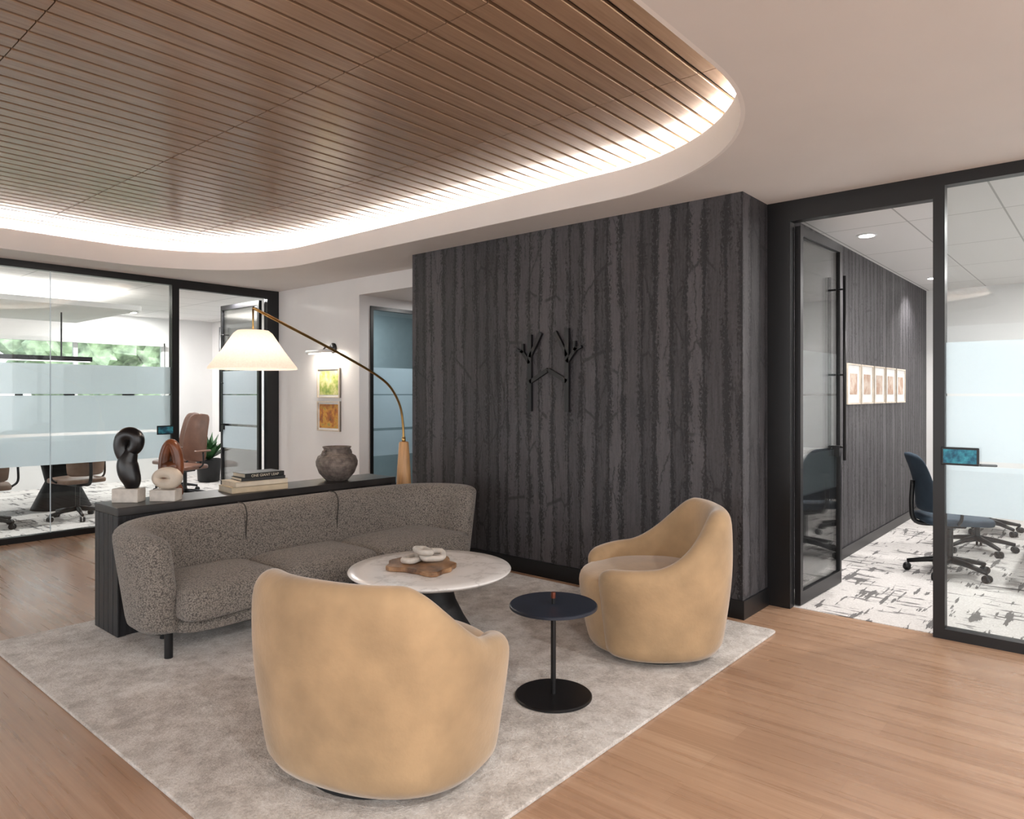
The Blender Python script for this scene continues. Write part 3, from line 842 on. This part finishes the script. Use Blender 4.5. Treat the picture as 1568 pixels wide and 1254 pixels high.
# ------------------------------------------------------------------ outdoors
mGrass = pmat('grass', (.24, .30, .19), .9, var=.2, nscale=2)
box('ground_outside', -30, 40, 12.7, 60, -1.2, -1.0, mGrass)
mTree = pmat('tree_foliage', (.34, .41, .27), .8, var=.35, nscale=3)
random.seed(11)
for i in range(9):
    g = group('tree', (-14 + i * 4.6 + random.uniform(-.8, .8), 24 + random.uniform(-2, 3), -1))
    cyl('trunk', (0, 0, 0), .2, 2.5, mTblW, g, 10)
    bm = bmesh.new()
    for k in range(7):
        c = Vector((random.uniform(-1.8, 1.8), random.uniform(-1, 1), random.uniform(1.6, 4.2))); r = random.uniform(1.0, 1.5)
        res = bmesh.ops.create_icosphere(bm, subdivisions=4, radius=r, matrix=Matrix.Translation(c))
        for v in res['verts']:
            dv = (v.co - c).normalized(); v.co += dv * (noise.noise(v.co * 2.2) * .6 + noise.noise(v.co * 6) * .35)
    me = bpy.data.meshes.new('crown'); bm.to_mesh(me); bm.free(); add('crown', me, mTree, g)

# ------------------------------------------------------------------ lights
def area(name, loc, size, power, col=(1, .975, .95), rot=(0, 0, 0), shape='DISK', sy=None, spread=None):
    L = bpy.data.lights.new(name, 'AREA'); L.shape = shape; L.size = size; L.energy = power; L.color = col
    if sy: L.size_y = sy
    if spread: L.spread = spread
    o = bpy.data.objects.new(name, L); COL.objects.link(o); o.location = loc; o.rotation_euler = rot; return o
mDL = emat('downlight_lens', (1, .97, .93), 14)
mRing = pmat('downlight_trim', (.8, .8, .8), .4)
def downlight(x, y, z, power, spread=None, col=(1, .975, .95), size=.12):
    g = group('seen_or_added_downlight', (x, y, z))
    autosm(lathe('trim', [(.075, 0), (.078, -.006), (.06, -.008)], mRing, g, seg=32))
    cyl('lens', (0, 0, -.0095), .058, .002, mDL, g, 32)
    l = area('lamp', (0, 0, -.02), size, power, col, spread=spread); l.parent = g
for x, y in ((6.3, 1.56), (9.1, 1.56)): downlight(x, y, CZ, 11, 2.0)
for x in (6.2, 8.6):
    for y in (.1, -1.6): downlight(x, y, CZ, 24)  # extra fill lamps added to brighten the meeting room
for x in (1.0, 4.6):
    for y in (8.75, 11.9): downlight(x, y, CZ, 32)  # added fill lamps, brighten conference room and its film from behind
downlight(5.4, 9.6, CZ, 18)  # one more added fill lamp for the conference room
for x, y in ((.6, -.5), (2.6, -.9), (4.2, -1.6), (-2.0, -.5), (-2, -2.5)): downlight(x, y, CZ, 26)  # invented lamps behind the camera, fill light for the lounge
downlight(5.9, 7.3, 2.7, 14, col=(.85, .95, 1)); downlight(6.0, 5.7, 2.57, 14)  # first one: added bluish lamp lighting the office behind door_3
L = bpy.data.lights.new('lamp_bulb', 'POINT'); L.energy = 4.5; L.color = (1, .86, .73); L.shadow_soft_size = .04
o = bpy.data.objects.new('lamp_bulb', L); COL.objects.link(o); o.location = (S.x, S.y, 1.69)
L = bpy.data.lights.new('picture_light', 'AREA'); L.shape = 'RECTANGLE'; L.size = .02; L.size_y = .42; L.energy = 3; L.color = (1, .90, .78)
o = bpy.data.objects.new('picture_light', L); COL.objects.link(o); o.location = (4.76, 7.01, 1.915); o.rotation_euler = (0, math.radians(-25), 0)

# world
w = bpy.data.worlds.new('sky'); scene.world = w; w.use_nodes = True; nt = w.node_tree
bg = nt.nodes['Background']
gr = N(nt, 'TexCoord'); s = N(nt, 'SeparateXYZ', None, Vector=gr.outputs['Generated'])
col = ramp(nt, s.outputs[2], [(0, (.95, .95, .96)), (.12, (.95, .98, 1.0)), (.8, (.72, .85, 1.0))])
nt.links.new(col, bg.inputs[0]); bg.inputs[1].default_value = 1.7
sun = bpy.data.lights.new('sun', 'SUN'); sun.energy = 1.6; sun.angle = .02; sun.color = (1, .96, .9)
so = bpy.data.objects.new('sun', sun); COL.objects.link(so); so.rotation_euler = (math.radians(48), 0, math.radians(10))
so.location = (0, 30, 20)

# ------------------------------------------------------------------ camera
cam = bpy.data.cameras.new('camera'); co = bpy.data.objects.new('camera', cam); COL.objects.link(co)
co.location = (0, 0, 1.45); co.rotation_euler = (math.radians(90), 0, math.radians(40.6 - 90))
cam.sensor_width = 36; cam.lens = 24.8; cam.shift_y = -.0147; cam.clip_start = .05
scene.camera = co
scene.view_settings.view_transform = 'Standard'
scene.view_settings.exposure = 0.68
